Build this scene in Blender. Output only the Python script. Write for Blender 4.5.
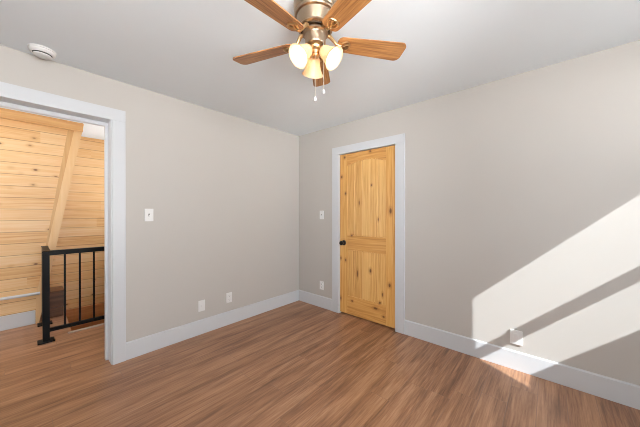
import bpy, bmesh, math, random
from mathutils import Vector, Matrix
random.seed(7)
for o in list(bpy.data.objects): bpy.data.objects.remove(o)
SC = bpy.context.scene
COL = SC.collection
PI = math.pi

# ------------------------------------------------------------------ camera
YAW, PITCH = 0.72574, -0.00213
cd = bpy.data.cameras.new('camera'); cam = bpy.data.objects.new('camera', cd); COL.objects.link(cam)
cd.sensor_width = 36.0; cd.lens = 259.48 / 640 * 36; cd.clip_start = 0.02
fw = Vector((-math.sin(YAW) * math.cos(PITCH), math.cos(YAW) * math.cos(PITCH), math.sin(PITCH)))
rt = Vector((math.cos(YAW), math.sin(YAW), 0)); up = rt.cross(fw)
m = Matrix((rt, up, -fw)).transposed().to_4x4(); m.translation = Vector((2.80095, -2.68561, 1.29605))
cam.matrix_world = m
SC.camera = cam

# ------------------------------------------------------------------ sky, sun, daylight portals, exposure
SKY = 24.0
w = bpy.data.worlds.new('sky'); SC.world = w; w.use_nodes = True
wt = w.node_tree; bg = wt.nodes['Background']          # pale sky; lower half made brighter to lift the ceiling light
tc = wt.nodes.new('ShaderNodeTexCoord'); sx = wt.nodes.new('ShaderNodeSeparateXYZ'); wt.links.new(tc.outputs['Generated'], sx.inputs[0])
wr = wt.nodes.new('ShaderNodeValToRGB'); mr = wt.nodes.new('ShaderNodeMapRange')
mr.inputs[1].default_value = -0.12; mr.inputs[2].default_value = 0.08; wt.links.new(sx.outputs[2], mr.inputs[0]); wt.links.new(mr.outputs[0], wr.inputs[0])
wr.color_ramp.elements[0].color = (1.0, 1.0, 1.0, 1); wr.color_ramp.elements[1].color = (0.56, 0.59, 0.62, 1)
wt.links.new(wr.outputs[0], bg.inputs['Color']); bg.inputs['Strength'].default_value = SKY
sun = bpy.data.objects.new('sun', bpy.data.lights.new('sun', 'SUN')); COL.objects.link(sun)
SUN_D = Vector((-1.0, 0.52, -0.928)).normalized()
sun.rotation_euler = SUN_D.to_track_quat('-Z', 'Y').to_euler()
sun.data.energy = 9.0; sun.data.angle = 0.007; sun.data.color = (0.94, 0.98, 1.0)

def portal(name, loc, sx, sy, direction):
    l = bpy.data.lights.new(name, 'AREA'); l.shape = 'RECTANGLE'; l.size = sx; l.size_y = sy
    l.cycles.is_portal = True
    o = bpy.data.objects.new(name, l); COL.objects.link(o); o.location = loc
    o.rotation_euler = Vector(direction).to_track_quat('-Z', 'Z').to_euler()
    return o
XE, YR, H = 3.95, -3.35, 2.44           # window wall, rear wall, ceiling
WY0, WY1, WZ0, WZ1 = -1.03, -0.30, 1.06, 2.30   # window opening
portal('window_daylight', (XE + 0.13, (WY0 + WY1) / 2, (WZ0 + WZ1) / 2), WY1 - WY0, WZ1 - WZ0, (-1, 0, 0))
VY0, VY1, VZ0, VZ1 = -3.25, -1.96, 0.50, 2.20   # added fill window opening, sun kept off by the added roof slab
RX0, RX1, RZ0, RZ1 = 2.6, 3.5, 0.95, 2.14       # added rear fill window opening, under that roof slab too
portal('window_daylight', (XE + 0.13, (VY0 + VY1) / 2, (VZ0 + VZ1) / 2), VY1 - VY0, VZ1 - VZ0, (-1, 0, 0))
portal('rear_fill_daylight', ((RX0 + RX1) / 2, YR - 0.13, (RZ0 + RZ1) / 2), RX1 - RX0, RZ1 - RZ0, (0, 1, 0))
portal('hall_daylight', (-1.0, -4.72, 1.5), 1.1, 1.0, (0, 1, 0))
portal('stair_fill_daylight', (-1.75, -0.87, 1.55), 0.8, 1.0, (0, -1, 0))

SC.view_settings.view_transform = 'Standard'; SC.view_settings.look = 'None'
SC.view_settings.gamma = 1.0; SC.view_settings.use_curve_mapping = False
SC.view_settings.exposure = 0.0
SC.cycles.max_bounces = 16; SC.cycles.diffuse_bounces = 10; SC.cycles.sample_clamp_indirect = 3.0
SC.cycles.use_denoising = True
SC.cycles.pixel_filter_type = 'BLACKMAN_HARRIS'; SC.cycles.filter_width = 1.0

# ------------------------------------------------------------------ node helper
class G:
    def __init__(s, name):
        s.m = bpy.data.materials.new(name); s.m.use_nodes = True
        s.t = s.m.node_tree; s.t.nodes.clear()
        s.out = s.t.nodes.new('ShaderNodeOutputMaterial')
    def link(s, a, b): s.t.links.new(a, b)
    def _in(s, sock, v):
        if v is None: return
        if hasattr(v, 'is_output'): s.link(v, sock)
        else: sock.default_value = v
    def math(s, op, a, b=None, c=None, clamp=False):
        n = s.t.nodes.new('ShaderNodeMath'); n.operation = op; n.use_clamp = clamp
        s._in(n.inputs[0], a); s._in(n.inputs[1], b); s._in(n.inputs[2], c); return n.outputs[0]
    def pos(s):
        n = s.t.nodes.new('ShaderNodeNewGeometry')
        x = s.t.nodes.new('ShaderNodeSeparateXYZ'); s.link(n.outputs['Position'], x.inputs[0]); return x.outputs
    def objpos(s):
        n = s.t.nodes.new('ShaderNodeTexCoord')
        x = s.t.nodes.new('ShaderNodeSeparateXYZ'); s.link(n.outputs['Object'], x.inputs[0]); return x.outputs
    def vec(s, x, y, z):
        n = s.t.nodes.new('ShaderNodeCombineXYZ'); s._in(n.inputs[0], x); s._in(n.inputs[1], y); s._in(n.inputs[2], z); return n.outputs[0]
    def noise(s, v, scale=1.0, detail=4.0, rough=0.55, dist=0.0):
        n = s.t.nodes.new('ShaderNodeTexNoise'); s.link(v, n.inputs['Vector'])
        n.inputs['Scale'].default_value = scale; n.inputs['Detail'].default_value = detail
        n.inputs['Roughness'].default_value = rough; n.inputs['Distortion'].default_value = dist
        return n.outputs['Fac']
    def white(s, v):
        n = s.t.nodes.new('ShaderNodeTexWhiteNoise'); n.noise_dimensions = '3D'; s.link(v, n.inputs['Vector']); return n.outputs['Value']
    def ramp(s, f, stops):
        n = s.t.nodes.new('ShaderNodeValToRGB'); s.link(f, n.inputs[0]); e = n.color_ramp.elements
        while len(e) < len(stops): e.new(0.5)
        for i, (p, c) in enumerate(stops): e[i].position = p; e[i].color = (*c, 1)
        return n.outputs[0]
    def mix(s, f, a, b, mode='MIX'):
        n = s.t.nodes.new('ShaderNodeMix'); n.data_type = 'RGBA'; n.blend_type = mode
        s._in(n.inputs[0], f)
        for k, v in ((6, a), (7, b)):
            if isinstance(v, tuple) and len(v) == 3: v = (*v, 1)
            s._in(n.inputs[k], v)
        return n.outputs[2]
    def smooth(s, v, a, b):
        n = s.t.nodes.new('ShaderNodeMapRange'); n.interpolation_type = 'SMOOTHSTEP'
        s._in(n.inputs[0], v); n.inputs[1].default_value = a; n.inputs[2].default_value = b; return n.outputs[0]
    def bump(s, h, strength=0.2, dist=0.002):
        n = s.t.nodes.new('ShaderNodeBump'); s.link(h, n.inputs['Height'])
        n.inputs['Strength'].default_value = strength; n.inputs['Distance'].default_value = dist; return n.outputs[0]
    def bsdf(s, color, rough=0.5, metal=0.0, spec=0.5, normal=None, emit=None, estr=0.0):
        n = s.t.nodes.new('ShaderNodeBsdfPrincipled')
        if isinstance(color, tuple) and len(color) == 3: color = (*color, 1)
        s._in(n.inputs['Base Color'], color); s._in(n.inputs['Roughness'], rough)
        n.inputs['Metallic'].default_value = metal; n.inputs['Specular IOR Level'].default_value = spec
        if normal is not None: s.link(normal, n.inputs['Normal'])
        if emit: n.inputs['Emission Color'].default_value = (*emit, 1); n.inputs['Emission Strength'].default_value = estr
        s.link(n.outputs[0], s.out.inputs[0]); return s.m

def plain(name, c, rough=0.5, metal=0.0, spec=0.5, mott=0.0, mscale=3.0, bump=0.0, bscale=200.0):
    g = G(name); p = g.pos(); v = g.vec(p[0], p[1], p[2])
    n = g.noise(v, mscale, 3)
    col = g.ramp(n, [(0.25, tuple(x * (1 - mott) for x in c)), (0.75, tuple(min(1, x * (1 + mott)) for x in c))])
    nm = g.bump(g.noise(v, bscale, 2), bump, 0.001) if bump else None
    return g.bsdf(col, rough, metal, spec, nm)

M = {}
M['wall'] = plain('wall_paint', (0.535, 0.512, 0.480), 0.75, 0, 0.25, 0.012, 1.5, 0.06, 260)
M['ceiling'] = plain('ceiling_paint', (0.82, 0.88, 0.92), 0.85, 0, 0.2, 0.01, 1.5, 0.05, 200)
M['trim'] = plain('trim_paint', (0.62, 0.642, 0.668), 0.35, 0, 0.5, 0.01, 4)
M['plate'] = plain('plate_plastic', (0.80, 0.80, 0.79), 0.3, 0, 0.5, 0.01, 10)
M['slot'] = plain('slot_dark', (0.03, 0.03, 0.03), 0.6, 0, 0.3)
M['slotgrey'] = plain('detector_slot', (0.10, 0.10, 0.10), 0.6, 0, 0.3)
M['black'] = plain('black_powder_coat', (0.006, 0.006, 0.0065), 0.4, 0, 0.12, 0.1, 40)
M['knob'] = plain('black_bronze', (0.012, 0.010, 0.009), 0.3, 0.3, 0.5)
M['nickel'] = plain('brushed_nickel', (0.40, 0.305, 0.215), 0.33, 1.0)
M['nickel_dark'] = plain('dark_nickel', (0.14, 0.10, 0.07), 0.3, 1.0)
M['brass'] = plain('antique_brass', (0.62, 0.43, 0.23), 0.28, 1.0)
M['chain'] = plain('chain_metal', (0.62, 0.58, 0.5), 0.35, 0.6, 0.5)
M['crystal'] = plain('clear_fob', (0.62, 0.62, 0.62), 0.1, 0.0, 0.8)
M['nosing'] = plain('pale_floor_edge', (0.52, 0.42, 0.35), 0.4)
M['light_blocker'] = plain('light_blocker_brown', (0.12, 0.08, 0.05), 0.8)
M['outside'] = plain('sun_blocker_grey', (0.5, 0.48, 0.45), 0.8)

def floor_mat():
    g = G('vinyl_plank'); p = g.pos()
    W, L = 0.152, 1.22
    row = g.math('FLOOR', g.math('DIVIDE', p[0], W))
    off = g.math('MULTIPLY', g.white(g.vec(row, 3.3, 1.7)), L)
    yy = g.math('DIVIDE', g.math('ADD', p[1], off), L)
    brd = g.math('FLOOR', yy)
    rnd = g.white(g.vec(row, brd, 0.5)); rnd2 = g.white(g.vec(row, brd, 8.5))
    ox = g.math('MULTIPLY', rnd, 37.0)
    orow = g.math('ADD', g.math('MULTIPLY', g.white(g.vec(row, 9.1, 4.4)), 0.35), g.math('MULTIPLY', rnd, 0.12))
    big = g.noise(g.vec(g.math('ADD', g.math('MULTIPLY', p[0], 13.0), orow), g.math('MULTIPLY', p[1], 1.0), g.math('MULTIPLY', orow, 2.0)), 1.0, 3, 0.55, 0.6)
    fine = g.noise(g.vec(g.math('ADD', g.math('MULTIPLY', p[0], 95.0), ox), g.math('MULTIPLY', p[1], 4.0), ox), 1.0, 5, 0.7, 0.4)
    f = g.math('ADD', g.math('MULTIPLY', big, 0.52), g.math('MULTIPLY', fine, 0.48))
    f = g.math('ADD', f, g.math('MULTIPLY', g.math('SUBTRACT', rnd2, 0.5), 0.035))
    col = g.ramp(f, [(0.33, (0.115, 0.049, 0.023)), (0.44, (0.240, 0.110, 0.053)), (0.53, (0.350, 0.174, 0.089)), (0.65, (0.490, 0.275, 0.155))])
    fx = g.math('FRACT', g.math('DIVIDE', p[0], W)); fy = g.math('FRACT', yy)
    ex = g.math('MULTIPLY', g.math('MINIMUM', fx, g.math('SUBTRACT', 1.0, fx)), W)
    ey = g.math('MULTIPLY', g.math('MINIMUM', fy, g.math('SUBTRACT', 1.0, fy)), L)
    e = g.smooth(g.math('MINIMUM', ex, ey), 0.0004, 0.0022)
    col = g.mix(g.math('SUBTRACT', 1.0, e), col, (0.24, 0.135, 0.09))
    nm = g.bump(g.math('ADD', g.math('MULTIPLY', e, 1.0), g.math('MULTIPLY', fine, 0.25)), 0.25, 0.0012)
    rough = g.math('ADD', 0.34, g.math('MULTIPLY', fine, 0.14))
    return g.bsdf(col, rough, 0, 0.7, nm)
M['floor'] = floor_mat()

def pine_planks(name, W, z0, light=1.0):
    g = G(name); p = g.pos()
    zz = g.math('DIVIDE', g.math('SUBTRACT', p[2], z0), W)
    row = g.math('FLOOR', zz); fz = g.math('FRACT', zz)
    r1 = g.white(g.vec(row, 1.3, 2.1))
    yy = g.math('ADD', g.math('DIVIDE', p[1], 1.9), g.math('MULTIPLY', r1, 7.0))
    brd = g.math('FLOOR', yy)
    r2 = g.white(g.vec(row, brd, 5.1))
    o = g.math('MULTIPLY', r2, 53.0)
    grain = g.noise(g.vec(g.math('MULTIPLY', p[1], 1.6), g.math('ADD', g.math('MULTIPLY', p[2], 42.0), o), o), 1.0, 4, 0.6, 1.0)
    f = g.math('ADD', g.math('MULTIPLY', grain, 0.78), g.math('MULTIPLY', r2, 0.22))
    L = light
    col = g.ramp(f, [(0.26, (0.60 * L, 0.30 * L, 0.105 * L)), (0.42, (0.74 * L, 0.45 * L, 0.20 * L)), (0.70, (0.81 * L, 0.57 * L, 0.31 * L))])
    # knots
    vo = g.t.nodes.new('ShaderNodeTexVoronoi'); vo.feature = 'F1'
    g.link(g.vec(g.math('MULTIPLY', p[1], 5.0), g.math('ADD', g.math('MULTIPLY', p[2], 7.5), o), 0.37), vo.inputs['Vector']); vo.inputs['Scale'].default_value = 1.0
    sep = g.t.nodes.new('ShaderNodeSeparateColor'); g.link(vo.outputs['Color'], sep.inputs[0])
    k = g.math('SUBTRACT', 1.0, g.smooth(vo.outputs['Distance'], 0.05, 0.12))
    k = g.math('MULTIPLY', k, g.math('GREATER_THAN', sep.outputs[0], 0.32))
    halo = g.math('MULTIPLY', g.math('SUBTRACT', 1.0, g.smooth(vo.outputs['Distance'], 0.05, 0.26)), g.math('GREATER_THAN', sep.outputs[0], 0.32))
    col = g.mix(g.math('MULTIPLY', halo, 0.45), col, (0.50, 0.23, 0.07))
    col = g.mix(g.math('MULTIPLY', k, 0.85), col, (0.14, 0.05, 0.02))
    e = g.smooth(g.math('MULTIPLY', g.math('MINIMUM', fz, g.math('SUBTRACT', 1.0, fz)), W), 0.0008, 0.0038)
    col = g.mix(g.math('MULTIPLY', g.math('SUBTRACT', 1.0, e), 0.75), col, (0.20, 0.085, 0.03))
    return g.bsdf(col, 0.42, 0, 0.45, g.bump(e, 0.5, 0.004))
M['pine_hall'] = pine_planks('pine_tongue_and_groove', 0.131, 0.03)
M['pine_stair'] = pine_planks('pine_stairwell_boards', 0.131, -0.10)

KN = [(0.836, 2.004, 1, 1), (1.208, 2.028, 1, 1), (0.789, 1.759, .9, 1), (0.852, 1.543, .8, 1), (1.469, 1.318, 1, 1.9), (1.221, 1.625, .6, .8),
      (0.944, 1.014, 1, .7), (0.777, 0.714, .7, 1), (0.852, 0.697, .7, 1), (1.026, 0.546, .7, 2.6), (1.208, 0.61, 1.0, 1.4), (1.457, 0.484, 1, 1.3),
      (0.777, 0.197, .7, 1.3), (0.952, 0.197, 1, .7), (1.365, 0.359, .6, 1.4), (1.333, 0.26, 1, .8), (1.281, 0.184, 2.0, .8), (1.384, 0.112, 1.1, .7),
      (1.05, 1.42, .5, 1.6), (1.31, 1.22, .5, 1.2)]
def door_wood(name, horiz=False, dark=(0.52, 0.235, 0.055), mid=(0.68, 0.365, 0.105), light=(0.76, 0.46, 0.16), seam=None):
    g = G(name); p = g.pos()
    a, b = (p[2], p[0]) if horiz else (p[0], p[2])
    o = 0.0
    if seam: o = g.math('MULTIPLY', g.white(g.vec(g.math('FLOOR', g.math('DIVIDE', g.math('SUBTRACT', p[0], seam[0]), seam[1])), 2.2, 6.1)), 9.0)
    warp = g.math('MULTIPLY', g.noise(g.vec(g.math('MULTIPLY', a, 6.0), g.math('MULTIPLY', b, 2.0), o), 1.0, 2), 2.2)
    grain = g.noise(g.vec(g.math('ADD', g.math('MULTIPLY', a, 55.0), warp), g.math('MULTIPLY', b, 1.6), o), 1.0, 4, 0.55, 0.8)
    if seam: grain = g.math('ADD', grain, g.math('MULTIPLY', g.math('SUBTRACT', g.math('FRACT', g.math('MULTIPLY', o, 3.7)), 0.5), 0.14))
    col = g.ramp(grain, [(0.3, dark), (0.5, mid), (0.72, light)])
    kk = None
    for (kx, kz, sx, sz) in KN:
        dx = g.math('DIVIDE', g.math('SUBTRACT', p[0], kx), 0.0155 * sx); dz = g.math('DIVIDE', g.math('SUBTRACT', p[2], kz), 0.0155 * sz * 1.15)
        d = g.math('SQRT', g.math('ADD', g.math('MULTIPLY', dx, dx), g.math('MULTIPLY', dz, dz)))
        kk = d if kk is None else g.math('MINIMUM', kk, d)
    kk = g.math('ADD', kk, g.math('MULTIPLY', g.math('SUBTRACT', g.noise(g.vec(p[0], p[1], p[2]), 90.0, 2), 0.5), 0.6))
    col = g.mix(g.math('MULTIPLY', g.math('SUBTRACT', 1.0, g.smooth(kk, 0.9, 2.6)), 0.55), col, (0.40, 0.17, 0.04))
    col = g.mix(g.math('MULTIPLY', g.math('SUBTRACT', 1.0, g.smooth(kk, 0.5, 1.15)), 0.85), col, (0.12, 0.045, 0.015))
    return g.bsdf(col, 0.38, 0, 0.45, g.bump(grain, 0.08, 0.001))
M['door_v'] = door_wood('knotty_pine_upright')
M['door_h'] = door_wood('knotty_pine_crosswise', True, dark=(0.47, 0.205, 0.05), mid=(0.62, 0.315, 0.088), light=(0.70, 0.395, 0.13))
M['door_p'] = door_wood('knotty_pine_panel', False, dark=(0.54, 0.265, 0.075), mid=(0.71, 0.41, 0.135), light=(0.79, 0.50, 0.19), seam=(0.877, 0.1096))

def wood(name, dark, light, axis=0, rough=0.4, s=50.0):
    g = G(name); p = g.objpos(); q = [g.math('MULTIPLY', p[i], s if i != axis else s / 22) for i in range(3)]
    f = g.noise(g.vec(*q), 1.0, 4, 0.6, 0.8)
    return g.bsdf(g.ramp(f, [(0.3, dark), (0.7, light)]), rough, 0, 0.45)
M['blade'] = wood('oak_blade', (0.20, 0.075, 0.022), (0.54, 0.26, 0.09), 0, 0.32, 75)
M['pine_beam'] = wood('pine_beam', (0.74, 0.47, 0.22), (0.80, 0.56, 0.30), 2, 0.45, 16)
M['beam_shade_tan'] = wood('beam_shade_tan', (0.56, 0.31, 0.12), (0.66, 0.42, 0.19), 2, 0.45, 20)
M['pine_trim'] = wood('pine_trim_board', (0.58, 0.29, 0.10), (0.72, 0.44, 0.19), 1, 0.45, 30)
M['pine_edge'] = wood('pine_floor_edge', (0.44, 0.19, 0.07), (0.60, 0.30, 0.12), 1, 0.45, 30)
M['dark_wood'] = wood('dark_stained_wood', (0.05, 0.02, 0.01), (0.17, 0.075, 0.035), 1, 0.35, 26)

def shade_mat():
    g = G('alabaster_glass'); p = g.pos(); n = g.noise(g.vec(p[0], p[1], p[2]), 22.0, 3)
    c = g.ramp(n, [(0.3, (0.89, 0.69, 0.46)), (0.7, (0.96, 0.82, 0.62))])
    d = g.t.nodes.new('ShaderNodeBsdfDiffuse'); t = g.t.nodes.new('ShaderNodeBsdfTranslucent'); gl = g.t.nodes.new('ShaderNodeBsdfGlossy')
    g.link(c, d.inputs[0]); g.link(c, t.inputs[0]); gl.inputs['Roughness'].default_value = 0.25
    m1 = g.t.nodes.new('ShaderNodeMixShader'); m1.inputs[0].default_value = 0.5; g.link(d.outputs[0], m1.inputs[1]); g.link(t.outputs[0], m1.inputs[2])
    m2 = g.t.nodes.new('ShaderNodeMixShader'); m2.inputs[0].default_value = 0.04; g.link(m1.outputs[0], m2.inputs[1]); g.link(gl.outputs[0], m2.inputs[2])
    g.link(m2.outputs[0], g.out.inputs[0]); return g.m
M['shade'] = shade_mat()
g = G('lit_bulb'); e = g.t.nodes.new('ShaderNodeEmission'); e.inputs[0].default_value = (1.0, 0.82, 0.58, 1); e.inputs[1].default_value = 42.0
g.link(e.outputs[0], g.out.inputs[0]); M['bulb'] = g.m
g = G('window_glass'); t = g.t.nodes.new('ShaderNodeBsdfTransparent'); gl = g.t.nodes.new('ShaderNodeBsdfGlossy'); gl.inputs['Roughness'].default_value = 0.02
fr = g.t.nodes.new('ShaderNodeFresnel'); fr.inputs[0].default_value = 1.3
mx = g.t.nodes.new('ShaderNodeMixShader'); g.link(fr.outputs[0], mx.inputs[0]); g.link(t.outputs[0], mx.inputs[1]); g.link(gl.outputs[0], mx.inputs[2])
g.link(mx.outputs[0], g.out.inputs[0]); M['glass'] = g.m

# ------------------------------------------------------------------ mesh helper
class MB:
    """collects shapes in world space; build() links them as one mesh object"""
    def __init__(s): s.bm = bmesh.new()
    def box(s, x0, x1, y0, y1, z0, z1, bev=0.0, seg=2):
        r = bmesh.ops.create_cube(s.bm, size=1.0); vs = r['verts']
        for v in vs:
            v.co = Vector((x0 + (v.co.x + .5) * (x1 - x0), y0 + (v.co.y + .5) * (y1 - y0), z0 + (v.co.z + .5) * (z1 - z0)))
        if bev:
            es = list({e for v in vs for e in v.link_edges})
            bmesh.ops.bevel(s.bm, geom=es, offset=bev, segments=seg, profile=0.5, affect='EDGES')
        return s
    def prism(s, pts, vec):
        """closed polygon pts extruded along vec"""
        a = [s.bm.verts.new(Vector(p)) for p in pts]; b = [s.bm.verts.new(Vector(p) + Vector(vec)) for p in pts]
        n = len(pts); s.bm.faces.new(a); s.bm.faces.new(b[::-1])
        for i in range(n): s.bm.faces.new((a[i], b[i], b[(i + 1) % n], a[(i + 1) % n]))
        return s
    def lathe(s, prof, origin, axis=(0, 0, 1), seg=32):
        """prof: (radius, height along axis) list"""
        q = Vector((0, 0, 1)).rotation_difference(Vector(axis).normalized()); o = Vector(origin); rings = []
        for (r, h) in prof:
            if r < 1e-6: rings.append([s.bm.verts.new(o + q @ Vector((0, 0, h)))])
            else: rings.append([s.bm.verts.new(o + q @ Vector((r * math.cos(2 * PI * k / seg), r * math.sin(2 * PI * k / seg), h))) for k in range(seg)])
        for A, B in zip(rings, rings[1:]):
            for k in range(seg):
                k2 = (k + 1) % seg
                f = [A[k % len(A)], A[k2 % len(A)], B[k2 % len(B)], B[k % len(B)]]
                u = []
                for v in f:
                    if v not in u: u.append(v)
                if len(u) > 2: s.bm.faces.new(u)
        return s
    def tube(s, pts, r, seg=10, closed=False):
        pts = [Vector(p) for p in pts]; n = len(pts); rings = []; ref = Vector((0.3, 0.2, 1)).normalized()
        for i, p in enumerate(pts):
            t = (pts[(i + 1) % n] - pts[i - 1]) if closed else (pts[min(i + 1, n - 1)] - pts[max(i - 1, 0)])
            t.normalize(); a = t.cross(ref); a = a.normalized() if a.length > 1e-4 else t.orthogonal().normalized(); b = t.cross(a)
            rr = r[i] if isinstance(r, (list, tuple)) else r
            rings.append([s.bm.verts.new(p + (a * math.cos(2 * PI * k / seg) + b * math.sin(2 * PI * k / seg)) * rr) for k in range(seg)])
        for i in range(n if closed else n - 1):
            A, B = rings[i], rings[(i + 1) % n]
            for k in range(seg): s.bm.faces.new((A[k], A[(k + 1) % seg], B[(k + 1) % seg], B[k]))
        if not closed: s.bm.faces.new(rings[0][::-1]); s.bm.faces.new(rings[-1])
        return s
    def sphere(s, c, r, sx=1, sy=1, sz=1):
        v = bmesh.ops.create_uvsphere(s.bm, u_segments=20, v_segments=12, radius=r)['verts']
        for q in v: q.co = Vector((q.co.x * sx, q.co.y * sy, q.co.z * sz)) + Vector(c)
        return s
    def xf(s, mat):
        bmesh.ops.transform(s.bm, matrix=mat, verts=s.bm.verts); return s
    def build(s, name, mat, parent=None, smooth=False, origin=None, local=False):
        bmesh.ops.recalc_face_normals(s.bm, faces=s.bm.faces)
        if origin is not None: bmesh.ops.translate(s.bm, vec=-Vector(origin), verts=s.bm.verts)
        elif parent is not None and not local:
            o, p = Vector((0, 0, 0)), parent
            while p: o += p.location; p = p.parent
            bmesh.ops.translate(s.bm, vec=-o, verts=s.bm.verts)
        me = bpy.data.meshes.new(name); s.bm.to_mesh(me); s.bm.free()
        if smooth:
            for f in me.polygons: f.use_smooth = True
            try: me.set_sharp_from_angle(angle=math.radians(38))
            except Exception: pass
        me.materials.append(mat)
        ob = bpy.data.objects.new(name, me); COL.objects.link(ob)
        if origin is not None: ob.location = Vector(origin)
        if parent is not None: ob.parent = parent
        return ob

def thing(name, label, cat, loc=(0, 0, 0), group=None):
    o = bpy.data.objects.new(name, None); COL.objects.link(o); o.location = loc; o.empty_display_size = 0.1
    o['label'] = label; o['category'] = cat
    if group: o['group'] = group
    return o
def tag(o, label, cat, group=None):
    o['label'] = label; o['category'] = cat
    if group: o['group'] = group
    return o
def struct(o, label=None, cat=None):
    o['kind'] = 'structure'
    if label: o['label'] = label
    if cat: o['category'] = cat
    return o
def S(mb, name, mat, label, cat, origin=None): return struct(mb.build(name, M[mat], origin=origin), label, cat)

# ------------------------------------------------------------------ the setting
T = 0.165                                   # wall thickness
S(MB().box(-T, XE + 0.15, YR - 0.15, 0.15, -0.10, 0.0), 'floor', 'floor', 'reddish brown wood-look plank floor of the bedroom', 'floor')
S(MB().box(-1.08, -T, -4.75, -0.9, -0.10, 0.0).box(-2.44, -1.08, -4.75, -2.365, -0.10, 0.0), 'floor_hall', 'floor', 'brown plank floor of the landing beyond the doorway', 'floor')
S(MB().box(-0.10, XE + 0.15, YR - 0.15, 0.15, H, H + 0.12), 'ceiling', 'ceiling', 'flat white bedroom ceiling with the fan', 'ceiling')
S(MB().box(-2.70, -0.10, -4.75, -0.9, H, H + 0.12), 'ceiling_hall', 'ceiling', 'white ceiling strip of the landing above the plank walls', 'ceiling')
# doorway wall (x = 0): opening y -3.022 .. -2.197, z 0 .. 2.10
DY0, DY1, DZ = -3.032, -2.197, 2.095
S(MB().box(-T, 0, DY1, 0.0, 0, H).box(-T, 0, YR, DY0, 0, H).box(-T, 0, DY0, DY1, DZ, H), 'wall_left', 'wall', 'greige painted wall with the open doorway to the landing', 'wall')
# door wall (y = 0): opening x 0.742 .. 1.547, z 0 .. 2.065
DX0, DX1, DH = 0.745, 1.545, 2.062
S(MB().box(-T, DX0, 0, 0.12, 0, H).box(DX1, XE + 0.15, 0, 0.12, 0, H).box(DX0, DX1, 0, 0.12, DH, H), 'wall_right', 'wall', 'greige painted wall with the pine door and the sun patch', 'wall')
S(MB().box(XE, XE + 0.15, WY1, 0.0, 0, H).box(XE, XE + 0.15, VY1, WY0, 0, H).box(XE, XE + 0.15, YR, VY0, 0, H).box(XE, XE + 0.15, WY0, WY1, 0, WZ0).box(XE, XE + 0.15, WY0, WY1, WZ1, H).box(XE, XE + 0.15, VY0, VY1, 0, VZ0).box(XE, XE + 0.15, VY0, VY1, VZ1, H), 'wall_east', 'wall', 'greige wall with the sunny window', 'wall')
S(MB().box(-T, RX0, YR - 0.15, YR, 0, H).box(RX1, XE + 0.15, YR - 0.15, YR, 0, H).box(RX0, RX1, YR - 0.15, YR, 0, RZ0).box(RX0, RX1, YR - 0.15, YR, RZ1, H), 'wall_rear', 'wall', 'greige wall behind the camera', 'wall')
S(MB().box(DX0 - 0.3, DX1 + 0.3, 0.70, 0.75, 0, H).box(DX0 - 0.35, DX0 - 0.3, 0.12, 0.75, 0, H).box(DX1 + 0.3, DX1 + 0.35, 0.12, 0.75, 0, H).box(DX0 - 0.35, DX1 + 0.35, 0.12, 0.75, H, H + 0.05).box(DX0 - 0.35, DX1 + 0.35, 0.12, 0.75, -0.1, 0.0), 'wall_closet', 'wall', 'closet walls behind the pine door', 'wall')

# window 1 in the east wall: frame, sashes, glass
XS = XE + 0.08
f = MB(); gy0, gy1 = -0.928, -0.37
# light edges measured from the sun patch, at the sash plane
k = 0.928
def zl(zref): return zref + k * (XS - 3.245)
zA, zB, zC, zD = zl(1.417) + 0.03, zl(0.945), zl(0.846), zl(0.522) - 0.028
f.box(XS - 0.03, XS + 0.03, WY0, gy0, WZ0, WZ1).box(XS - 0.03, XS + 0.03, gy1, WY1, WZ0, WZ1)
f.box(XS - 0.03, XS + 0.03, gy0, gy1, zA, WZ1).box(XS - 0.03, XS + 0.03, gy0, gy1, WZ0, zD)
f.box(XS - 0.004, XS + 0.004, gy0, gy1, zB, zC)
wn = f.build('window_1', M['trim']); struct(wn, 'white framed window with two panes in the east wall', 'window')
MB().box(XS - 0.002, XS + 0.002, gy0, gy1, zB, zA).build('pane', M['glass'], wn)
MB().box(XS - 0.002, XS + 0.002, gy0, gy1, zD, zC).build('pane', M['glass'], wn)

def frame(ax, c, a0, a1, z0, z1, n, label):
    b = MB(); t = 0.045
    def bx(p0, p1, q0, q1): b.box(c - .03, c + .03, p0, p1, q0, q1) if ax == 'x' else b.box(p0, p1, c - .03, c + .03, q0, q1)
    bx(a0, a0 + t, z0, z1); bx(a1 - t, a1, z0, z1); bx(a0 + t, a1 - t, z0, z0 + t); bx(a0 + t, a1 - t, z1 - t, z1)
    mid = (a0 + a1) / 2; bx(mid - .025, mid + .025, z0 + t, z1 - t)
    o = struct(b.build('window_%d' % n, M['trim']), label, 'window')
    for (p0, p1) in ((a0 + t, mid - .025), (mid + .025, a1 - t)):
        g = MB(); g.box(c - .002, c + .002, p0, p1, z0 + t, z1 - t) if ax == 'x' else g.box(p0, p1, c - .002, c + .002, z0 + t, z1 - t)
        g.build('pane', M['glass'], o)
frame('x', XE + 0.08, VY0, VY1, VZ0, VZ1, 3, 'added unseen fill window in the east wall under the roof slab')
frame('y', YR - 0.08, RX0, RX1, RZ0, RZ1, 4, 'added unseen fill window in the wall behind the camera')
frame('y', -0.85, -2.15, -1.35, 1.05, 2.05, 5, 'added unseen window that lights the stairwell from its far end')  # window added out of view to brighten the stairwell planks
S(MB().box(XE + 0.15, XE + 2.5, -5.2, -1.9, 2.58, 2.66).box(-0.2, XE + 0.15, -5.2, YR - 0.15, 2.58, 2.66), 'sun_blocker', 'outside', 'added unseen roof slab that keeps sun off the fill windows', 'sun blocker')  # slab added out of view to keep direct sun from the fill windows
S(MB().box(4.75, 4.81, -1.75, 0.8, -0.3, 1.58), 'light_blocker', 'light_blocker', 'added unseen brown panel that blocks ground light at the sunny window', 'light_blocker')  # panel added out of view to cut ground light at the sunny window

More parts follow.
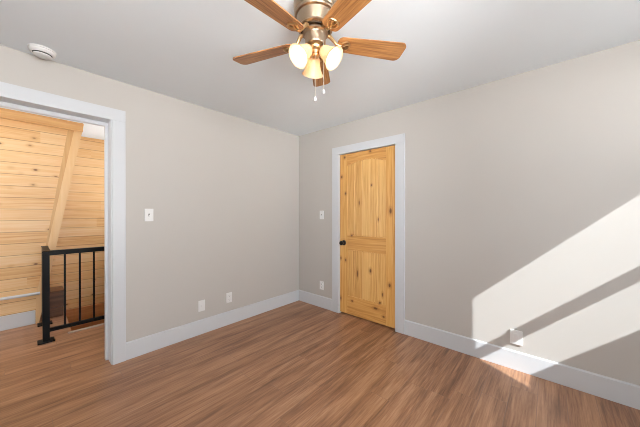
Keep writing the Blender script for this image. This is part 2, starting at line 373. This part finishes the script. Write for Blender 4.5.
BT, BH = 0.015, 0.153
def base_profile_x(x0, x1):      # along the door wall
    return MB().prism([(x0, 0, 0), (x0, -BT, 0), (x0, -BT, BH - 0.008), (x0, -BT + 0.008, BH), (x0, 0, BH)], (x1 - x0, 0, 0))
def base_profile_y(y0, y1):
    return MB().prism([(0, y0, 0), (BT, y0, 0), (BT, y0, BH - 0.008), (BT - 0.008, y0, BH), (0, y0, BH)], (0, y1 - y0, 0))
S(base_profile_y(-2.115, -BT), 'baseboard_left', 'trim', 'white baseboard under the outlets on the doorway wall', 'baseboard')
S(base_profile_x(0.0, 0.642), 'baseboard_corner', 'trim', 'short white baseboard between room corner and pine door', 'baseboard')
S(base_profile_x(1.639, XE), 'baseboard_right', 'trim', 'white baseboard under the sun patch right of the pine door', 'baseboard')
S(MB().box(XE - BT, XE, YR, -BT, 0, BH), 'baseboard_east', 'trim', 'white baseboard below the window', 'baseboard')
S(MB().box(0, XE - BT, YR, YR + BT, 0, BH), 'baseboard_rear', 'trim', 'white baseboard behind the camera', 'baseboard')

# casing round the pine door: two legs and a head, flat stock 20 mm thick
CT = 0.021
S(MB().box(0.648, 0.757, -CT, 0, 0, 2.050, 0.002).box(1.532, 1.639, -CT, 0, 0, 2.050, 0.002).box(0.648, 1.639, -CT, 0, 2.050, 2.146, 0.002), 'trim_1', 'trim', 'white flat casing around the pine door', 'trim')
S(MB().box(DX0, DX0 + 0.017, 0.0, 0.12, 0, DH - 0.010).box(DX1 - 0.017, DX1, 0.0, 0.12, 0, DH - 0.010).box(DX0, DX1, 0.0, 0.12, DH - 0.012, DH)
  .box(DX0 + 0.017, DX0 + 0.03, 0.045, 0.08, 0, DH - 0.012).box(DX1 - 0.03, DX1 - 0.017, 0.045, 0.08, 0, DH - 0.012), 'trim_2', 'trim', 'white jamb inside the pine door opening', 'trim')
# casing and jamb of the doorway
S(MB().box(0, CT, -2.207, -2.115, 0, 2.085, 0.002).box(0, CT, -3.114, -3.022, 0, 2.085, 0.002).box(0, CT, -3.114, -2.115, 2.085, 2.185, 0.002), 'trim_3', 'trim', 'white flat casing around the open doorway', 'trim')
S(MB().box(-T, 0, DY1 - 0.016, DY1, 0, DZ - 0.004).box(-T, 0, DY0, DY0 + 0.016, 0, DZ - 0.004).box(-T, 0, DY0, DY1, DZ - 0.006, DZ + 0.004)
  .box(-0.160, -0.118, DY1 - 0.036, DY1 - 0.016, 0, DZ - 0.035).box(-0.160, -0.118, DY0 + 0.016, DY0 + 0.045, 0, DZ - 0.035).box(-0.160, -0.118, DY0 + 0.016, DY1 - 0.016, DZ - 0.036, DZ - 0.006), 'trim_4', 'trim', 'white jamb and stop of the open doorway', 'trim')

# ------------------------------------------------------------------ pine door
SX0, SX1, SZ0, SZ1 = 0.763, 1.527, 0.020, 2.043
YF, YB = 0.003, 0.038
door = struct(thing('door_1', 'closed knotty pine door with an arched upper plank panel and black knob', 'door', (SX0, YF, 0)))
st = 0.114
b = MB().box(SX0, SX0 + st, YF, YB, SZ0, SZ1, 0.002); b.build('stile', M['door_v'], door)
b = MB().box(SX1 - st, SX1, YF, YB, SZ0, SZ1, 0.002); b.build('stile', M['door_v'], door)
px0, px1 = SX0 + st, SX1 - st
arc = [(px0 + (px1 - px0) * t / 24, YF, 1.893 + 0.052 * math.sin(PI * t / 24) ** 0.9) for t in range(25)]
MB().prism([(px1, YF, SZ1), (px0, YF, SZ1)] + arc, (0, YB - YF, 0)).build('top_rail', M['door_h'], door)
MB().box(px0, px1, YF, YB, 0.832, 1.012, 0.002).build('middle_rail', M['door_h'], door)
MB().box(px0, px1, YF, YB, SZ0, 0.246, 0.002).build('bottom_rail', M['door_h'], door)
def plank_panel(z0, z1, arch):
    b = MB(); n = 5; wd = (px1 - px0) / n
    for i in range(n):
        x0, x1 = px0 + i * wd, px0 + (i + 1) * wd
        b.box(x0, x1, YF + 0.008, YB - 0.008, z0 - 0.006, z1 + (0.05 if arch else 0.006), 0.0045, 1)
    return b
plank_panel(1.012, 1.900, True).build('upper_panel', M['door_p'], door)
plank_panel(0.246, 0.832, False).build('lower_panel', M['door_p'], door)
def sticking(z0, z1, arch):      # bead round a panel
    y = YF + 0.004
    pts = [(px0 + .003, y, z0 + .003), (px1 - .003, y, z0 + .003)]
    pts += ([(x, y, z - .003) for (x, _, z) in reversed(arc)] if arch else [(px1 - .003, y, z1 - .003), (px0 + .003, y, z1 - .003)])
    if arch: pts[2] = (px1 - .003, y, 1.892); pts[-1] = (px0 + .003, y, 1.892)
    return MB().tube(pts, 0.006, 6, True)
sticking(1.012, 1.9, True).build('panel_bead', M['door_v'], door)
sticking(0.246, 0.832, False).build('panel_bead', M['door_v'], door)
KX, KZ = 0.826, 0.915
kb = MB().lathe([(0, 0), (0.033, 0), (0.033, 0.004), (0.026, 0.010), (0.011, 0.013), (0.010, 0.034), (0.016, 0.038), (0.026, 0.046), (0.0285, 0.056), (0.025, 0.066), (0.013, 0.071), (0, 0.072)], (KX, YF, KZ), (0, -1, 0))
ob = kb.build('door_knob', M['knob'], door, True); ob['label'] = 'round black door knob with rosette'

# ------------------------------------------------------------------ wall plates
def plate(kind, name, label, cat, c, face, group=None, hw=0.036, th=0.006):
    """face 'x': on the doorway wall looking +x; 'y': on the door wall looking -y"""
    t = thing(name, label, cat, c, group)
    R = Matrix.Rotation(PI / 2, 4, 'Z') if face == 'x' else Matrix.Identity(4)     # built facing -y
    def put(b, n, m, par=t, sm=False): return b.xf(R).build(n, m, par, sm, local=True)
    put(MB().box(-hw, hw, -th, 0, -0.0585, 0.0585, 0.003), 'cover_plate', M['plate'])
    def screw(z): put(MB().lathe([(0, 0), (0.0035, 0), (0.003, 0.0012), (0, 0.0015)], (0, -th, z), (0, -1, 0), 12), 'screw', M['plate'], t, True)
    if kind == 'toggle':
        put(MB().box(-0.0055, 0.0055, -0.0068, -0.005, -0.012, 0.012), 'toggle_slot', M['slot'])
        b = MB().box(-0.004, 0.004, -0.020, -0.004, -0.005, 0.006, 0.0015); b.xf(Matrix.Rotation(0.35, 4, 'X')); put(b, 'toggle', M['plate'])
        screw(0.030); screw(-0.030)
    elif kind == 'duplex':
        for s in (1, -1):
            f = put(MB().box(-0.017, 0.017, -0.0085, -0.005, s * 0.021 - 0.0155, s * 0.021 + 0.0155, 0.005, 3), 'receptacle', M['plate'])
            sl = MB().box(-0.0078, -0.0058, -0.0088, -0.007, s * 0.021 - 0.001, s * 0.021 + 0.0075).box(0.0058, 0.0078, -0.0088, -0.007, s * 0.021 - 0.001, s * 0.021 + 0.0065)
            sl.lathe([(0, 0), (0.0026, 0), (0.0026, 0.0018), (0, 0.0018)], (0, -0.007, s * 0.021 - 0.008), (0, -1, 0), 12)
            put(sl, 'socket_slots', M['slot'], f)
        screw(0)
    elif kind == 'rocker':
        put(MB().box(-0.0165, 0.0165, -th - 0.002, -th + 0.003, -0.033, 0.033, 0.0015), 'receptacle', M['plate'])
    else:
        put(MB().lathe([(0, 0), (0.008, 0), (0.008, 0.003), (0.0048, 0.004), (0.0048, 0.008), (0, 0.008)], (0, -0.006, 0), (0, -1, 0), 16), 'socket_stub', M['plate'], t, True)
        screw(0.042); screw(-0.042)
    return t
plate('toggle', 'light_switch', 'white toggle light switch on the wall beside the doorway casing', 'light switch', (0, -1.934, 1.277), 'x')
plate('toggle', 'light_switch', 'white light switch on the narrow wall between corner and pine door', 'light switch', (0.452, 0, 1.268), 'y')
plate('blank', 'wall_socket', 'white wall plate low on the doorway wall, nearer the doorway of the pair', 'outlet', (0, -1.446, 0.300), 'x')
plate('duplex', 'wall_outlet', 'white double outlet low on the doorway wall, nearer the corner of the pair', 'outlet', (0, -1.128, 0.310), 'x')
plate('duplex', 'wall_outlet', 'white outlet above the baseboard between corner and pine door', 'outlet', (0.452, 0, 0.300), 'y')
plate('rocker', 'wall_outlet', 'white outlet plate above the baseboard within the sun patch', 'outlet', (2.592, 0, 0.268), 'y', hw=0.041, th=0.014)

# ------------------------------------------------------------------ smoke detector
sd = thing('smoke_detector', 'round white smoke detector on the ceiling above the doorway', 'smoke detector', (0.135, -2.615, H))
cx, cy = 0.135, -2.615
MB().lathe([(0, 0), (0.070, 0), (0.070, 0.009), (0.066, 0.011), (0, 0.011)], (cx, cy, H), (0, 0, -1), 40).build('base', M['plate'], sd, True)
MB().lathe([(0.066, 0.010), (0.067, 0.016), (0.064, 0.026), (0.058, 0.031), (0.051, 0.032), (0.049, 0.028)], (cx, cy, H), (0, 0, -1), 40).build('collar', M['plate'], sd, True)
MB().lathe([(0.0495, 0.026), (0.0495, 0.030), (0.040, 0.030), (0.040, 0.040)], (cx, cy, H), (0, 0, -1), 40).build('vent_ring', M['slotgrey'], sd, True)
MB().lathe([(0.039, 0.037), (0.047, 0.038), (0.046, 0.044), (0.038, 0.048), (0.015, 0.050), (0, 0.050)], (cx, cy, H), (0, 0, -1), 40).build('cover', M['plate'], sd, True)

# ------------------------------------------------------------------ ceiling fan
FX, FY = 1.837, -1.637
fan = thing('ceiling_fan', 'flush ceiling fan with five oak blades and three lit bell shades', 'ceiling fan', (FX, FY, H))
def L(name, prof, mat): return MB().lathe([(r, z) for r, z in prof], (FX, FY, 0), (0, 0, 1), 48).build(name, M[mat], fan, True)
L('ceiling_canopy', [(0, 2.44), (0.118, 2.44), (0.120, 2.425), (0.118, 2.40), (0.112, 2.385), (0.108, 2.382)], 'nickel')
L('motor_housing', [(0.105, 2.384), (0.113, 2.380), (0.116, 2.372), (0.113, 2.364), (0.103, 2.360), (0.098, 2.345), (0.090, 2.320), (0.086, 2.308), (0.093, 2.304), (0.094, 2.297), (0.088, 2.293), (0, 2.293)], 'nickel')
L('flywheel', [(0.080, 2.294), (0.080, 2.284), (0, 2.284)], 'nickel_dark')
L('switch_housing', [(0.066, 2.285), (0.070, 2.280), (0.070, 2.272), (0.060, 2.268), (0.056, 2.262), (0.056, 2.222), (0.052, 2.212), (0.040, 2.206), (0, 2.206)], 'nickel')
L('light_fitter', [(0.034, 2.207), (0.040, 2.198), (0.036, 2.188), (0.024, 2.180), (0.020, 2.165), (0.024, 2.158), (0.018, 2.148), (0.008, 2.142), (0, 2.140)], 'brass')
ZB, PH = 2.236, 2.220
def blade_bm():
    pts = []; r0, r1 = 0.125, 0.533
    def hw(t):
        return 0.048 + (0.064 - 0.048) * t
    outline = []
    c0, c1 = 0.030, 0.034                      # corner radii, root and tip
    def arcpts(x, y, r, a0, a1, k=6): return [(x + r * math.cos(a0 + (a1 - a0) * i / k), y + r * math.sin(a0 + (a1 - a0) * i / k)) for i in range(k + 1)]
    outline += arcpts(r1 - c1, hw(1) - c1, c1, PI / 2, 0) + arcpts(r1 - c1, -hw(1) + c1, c1, 0, -PI / 2)
    outline += arcpts(r0 + c0, -hw(0) + c0, c0, -PI / 2, -PI) + arcpts(r0 + c0, hw(0) - c0, c0, PI, PI / 2)
    b = MB().prism([(x, y, -0.003) for x, y in outline], (0, 0, 0.006))
    return b
def bracket_bm():
    b = MB()
    # arm from the flywheel down to the blade, widening to a looped heart that is screwed to the blade
    b.tube([(0.070, 0, 0.048), (0.088, 0, 0.042), (0.104, 0, 0.020), (0.122, 0, -0.004), (0.142, 0, -0.009)], [0.011, 0.011, 0.010, 0.009, 0.008], 10)
    loop = []
    for i in range(28):
        a = 2 * PI * i / 28
        x = 0.166 + 0.028 * math.cos(a); y = 0.025 * math.sin(a) * (1.0 + 0.3 * math.cos(a))
        loop.append((x, y, -0.0065))
    b.tube(loop, 0.0052, 8, True)
    b.tube([(0.140, 0, -0.0075), (0.160, 0, -0.009), (0.172, 0.009, -0.0075), (0.190, 0.011, -0.007)], 0.0045, 8)
    b.tube([(0.160, 0, -0.009), (0.172, -0.009, -0.0075), (0.190, -0.011, -0.007)], 0.0045, 8)
    for (x, y) in ((0.191, 0.011), (0.191, -0.011), (0.147, 0)):
        b.sphere((x, y, -0.009), 0.0055, 1, 1, 0.6)
    b.xf(tilt)
    return b
tilt = Matrix.Rotation(math.radians(-12), 4, 'X')
for i in range(5):
    if i == 0:
        bl0 = blade_bm().xf(tilt).build('blade', M['blade'], fan, False, local=True)
        br0 = bracket_bm().build('blade_bracket', M['brass'], bl0, True, local=True); br0['label'] = 'looped brass blade bracket'
        bl = bl0
    else:
        bl = bl0.copy(); COL.objects.link(bl); bl.parent = fan
        br = br0.copy(); COL.objects.link(br); br.parent = bl
    bl.location = (0, 0, ZB - H); az = PH + i * 2 * PI / 5
    bl.rotation_euler = (0, -(-0.011 * math.cos(az) + 0.031 * math.sin(az) + 0.011), az)      # the fan hangs a touch out of level
# three bell shades on short arms
def shade_parts(az):
    d = Vector((math.cos(az), math.sin(az), 0)); ax = (d * math.sin(math.radians(47)) + Vector((0, 0, -1)) * math.cos(math.radians(47))).normalized()
    o = Vector((FX, FY, 2.186)) + d * 0.034
    MB().tube([Vector((FX, FY, 2.178)) + d * 0.012, Vector((FX, FY, 2.192)) + d * 0.026, o], [0.008, 0.008, 0.010], 10).build('lamp_arm', M['brass'], fan, True)
    hb = MB().lathe([(0, -0.006), (0.016, -0.006), (0.021, 0.004), (0.024, 0.018), (0.026, 0.022), (0.022, 0.024), (0, 0.024)], o, ax, 28).build('lamp_holder', M['brass'], fan, True)
    prof = [(0.026, 0.014), (0.031, 0.022), (0.035, 0.040), (0.041, 0.062), (0.048, 0.082), (0.057, 0.100), (0.063, 0.106),
            (0.060, 0.107), (0.054, 0.100), (0.045, 0.082), (0.038, 0.062), (0.032, 0.040), (0.028, 0.023), (0.023, 0.015)]
    sh = MB().lathe(prof, o, ax, 40).build('lamp_shade', M['shade'], fan, True); sh['label'] = 'frosted cream bell glass shade'
    c = o + ax * 0.066
    MB().lathe([(0, -0.036), (0.012, -0.034), (0.013, -0.020), (0.018, -0.008), (0.023, 0.004), (0.022, 0.014), (0.014, 0.024), (0, 0.028)], c, ax, 20).build('bulb', M['bulb'], sh, True)
for az in (141, 258, 17): shade_parts(math.radians(az))
def chain(dx, dy, z0, z1):
    b = MB(); n = int((z0 - z1) / 0.006)
    b.tube([(FX + dx, FY + dy, z0), (FX + dx, FY + dy, z1)], 0.0014, 6)
    for i in range(n): 
        v = bmesh.ops.create_icosphere(b.bm, subdivisions=1, radius=0.0024)['verts']
        for q in v: q.co += Vector((FX + dx, FY + dy, z0 - i * 0.006))
    c = b.build('pull_chain', M['chain'], fan)
    f = MB().lathe([(0, 0), (0.0025, -0.002), (0.003, -0.007), (0.007, -0.015), (0.008, -0.021), (0.005, -0.028), (0, -0.032)], (FX + dx, FY + dy, z1), (0, 0, 1), 14).build('chain_fob', M['crystal'], c, True)
chain(0.020, -0.024, 2.21, 1.925)
chain(0.054, 0.006, 2.225, 1.965)

# ------------------------------------------------------------------ landing beyond the doorway
XW = -1.715
def dg(z): return -2.598 + (z) * (-2.205 + 2.598) / 2.421      # right edge of the slanted beam, y at height z (x about -1.66)
bw = 0.075; zc0 = 0.32
# plank wall that ends along the slanted beam
S(MB().prism([(XW, -4.70, 0), (XW, -2.60, 0), (XW, dg(zc0) - bw + 0.02, zc0), (XW, dg(H) - bw + 0.02, H), (XW, -4.70, H)], (-0.10, 0, 0)), 'wall_hall', 'pine_hall', 'knotty pine plank wall of the landing left of the slanted beam', 'wall')
bx0 = XW + 0.022
zc = (-2.622 - dg(0) + bw) / (dg(1) - dg(0))        # the foot of the beam is cut plumb
bm_ = MB().prism([(bx0, -2.622, 0), (bx0, dg(0), 0), (bx0, dg(H), H), (bx0, dg(H) - bw, H), (bx0, -2.622, zc)], (-0.13, 0, 0))
S(bm_, 'trim_5', 'pine_beam', 'slanted pale pine beam at the end of the plank wall', 'beam')
S(MB().prism([(XW, dg(0.75) - bw - 0.012, 0.75), (XW, dg(0.75) - bw + 0.01, 0.75), (XW, dg(2.335) - bw + 0.01, 2.335), (XW, dg(2.335) - bw - 0.055, 2.335)], (0.010, 0, 0)), 'beam_shade_strip', 'beam_shade_tan', 'tan strip in place of the shade left of the slanted beam', 'trim')  # darker colour stands in for the beam's shade on the planks
S(MB().box(XW, XW + 0.050, -4.70, dg(2.38) - 0.002, 2.335, H), 'trim_6', 'pine_trim', 'orange pine board along the top of the landing plank wall', 'trim')
S(MB().box(XW, XW + 0.015, -4.70, -2.626, 0, 0.158, 0.004), 'baseboard_hall', 'trim', 'white baseboard on the pine plank wall of the landing', 'baseboard')
S(MB().tube([(XW + 0.030, -4.70, 0.357), (XW + 0.030, -2.590, 0.354)], 0.016, 12), 'trim_7', 'trim', 'thin white rail along the plank wall above the baseboard', 'trim')
# stairwell walls
S(MB().box(-2.54, -2.44, -4.75, -0.9, -2.6, H), 'wall_stairwell', 'pine_stair', 'knotty pine plank wall across the stairwell behind the railing', 'wall')
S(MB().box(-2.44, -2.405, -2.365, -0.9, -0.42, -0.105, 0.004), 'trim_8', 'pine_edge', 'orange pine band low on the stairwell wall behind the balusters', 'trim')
S(MB().box(-2.54, -2.15, -0.9, -0.8, -2.6, H).box(-1.35, -T, -0.9, -0.8, -2.6, H).box(-2.15, -1.35, -0.9, -0.8, -2.6, 1.05).box(-2.15, -1.35, -0.9, -0.8, 2.05, H), 'wall_hall_north', 'pine_stair', 'pine plank wall at the far end of the stairwell', 'wall')
S(MB().box(-2.54, -1.55, -4.85, -4.75, 0, H).box(-0.45, -T + 0.01, -4.85, -4.75, 0, H).box(-1.55, -0.45, -4.85, -4.75, 0, 1.0).box(-1.55, -0.45, -4.85, -4.75, 2.0, H), 'wall_hall_south', 'wall', 'end wall of the landing with its window', 'wall')
S(MB().box(-T, 0.0, -4.85, YR - 0.15, 0, H), 'wall_hall_east', 'wall', 'landing wall beside the end window', 'wall')
frame('y', -4.80, -1.55, -0.45, 1.0, 2.0, 2, 'white framed window at the end of the landing')
S(MB().box(-2.44, -T, -2.365, -0.9, -2.7, -2.6).box(-2.44, -2.34, -2.49, -2.365, -2.6, -0.1), 'floor_lower', 'floor', 'floor at the bottom of the stairwell', 'floor')
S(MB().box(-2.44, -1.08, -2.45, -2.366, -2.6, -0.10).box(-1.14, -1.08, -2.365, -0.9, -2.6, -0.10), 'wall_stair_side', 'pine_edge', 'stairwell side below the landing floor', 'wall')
S(MB().box(-1.105, -1.065, -2.40, -0.9, -0.02, 0.010, 0.004), 'trim_9', 'nosing', 'pale floor edge strip under the black railing', 'trim')

# railing: two posts at the turn, end post, rails and balusters
RX, RY = -1.0, -2.563
rail = thing('stair_railing', 'black metal stair railing with square balusters on the landing', 'railing', (RX, RY, 0))
def post(x, y, h):
    p = MB().box(x - 0.025, x + 0.025, y - 0.025, y + 0.025, 0.012, h, 0.002).box(x - 0.028, x + 0.028, y - 0.028, y + 0.028, h - 0.004, h + 0.006, 0.002).build('post', M['black'], rail)
    MB().box(x - 0.060, x + 0.060, y - 0.060, y + 0.060, 0.0, 0.012, 0.003).build('base_plate', M['black'], p)
post(RX, RY, 0.905); post(-1.605, -2.553, 0.905); post(RX, -1.02, 0.905)
MB().box(RX - 0.026, RX + 0.026, RY - 0.026, -1.0, 0.866, 0.914, 0.004).build('top_rail', M['black'], rail)
MB().box(RX - 0.016, RX + 0.016, RY, -1.0, 0.092, 0.128, 0.003).build('bottom_rail', M['black'], rail)
MB().box(-1.605, RX, RY - 0.014, RY + 0.034, 0.868, 0.912, 0.004).build('top_rail', M['black'], rail)
MB().box(-1.605, RX, RY - 0.008, RY + 0.024, 0.092, 0.128, 0.003).build('bottom_rail', M['black'], rail)
y = -2.427
while y < -1.05:
    MB().box(RX - 0.008, RX + 0.008, y - 0.008, y + 0.008, 0.120, 0.870, 0.001).build('baluster', M['black'], rail); y += 0.1155
for i in range(1, 5):
    x = RX - i * 0.121
    MB().box(x - 0.008, x + 0.008, RY - 0.003, RY + 0.013, 0.120, 0.870, 0.001).build('baluster', M['black'], rail)

# dark box on the landing behind the railing
bx = thing('wooden_box', 'dark brown wooden box on the landing floor behind the railing post', 'box', (-1.93, -2.49, 0))
MB().box(-2.08, -1.80, -2.56, -2.385, 0.0, 0.118, 0.004).build('base', M['dark_wood'], bx)
MB().box(-2.08, -1.79, -2.57, -2.378, 0.124, 0.325, 0.004).build('body', M['dark_wood'], bx)
MB().box(-2.07, -1.81, -2.555, -2.405, 0.116, 0.126).build('gap_strip', M['slot'], bx)
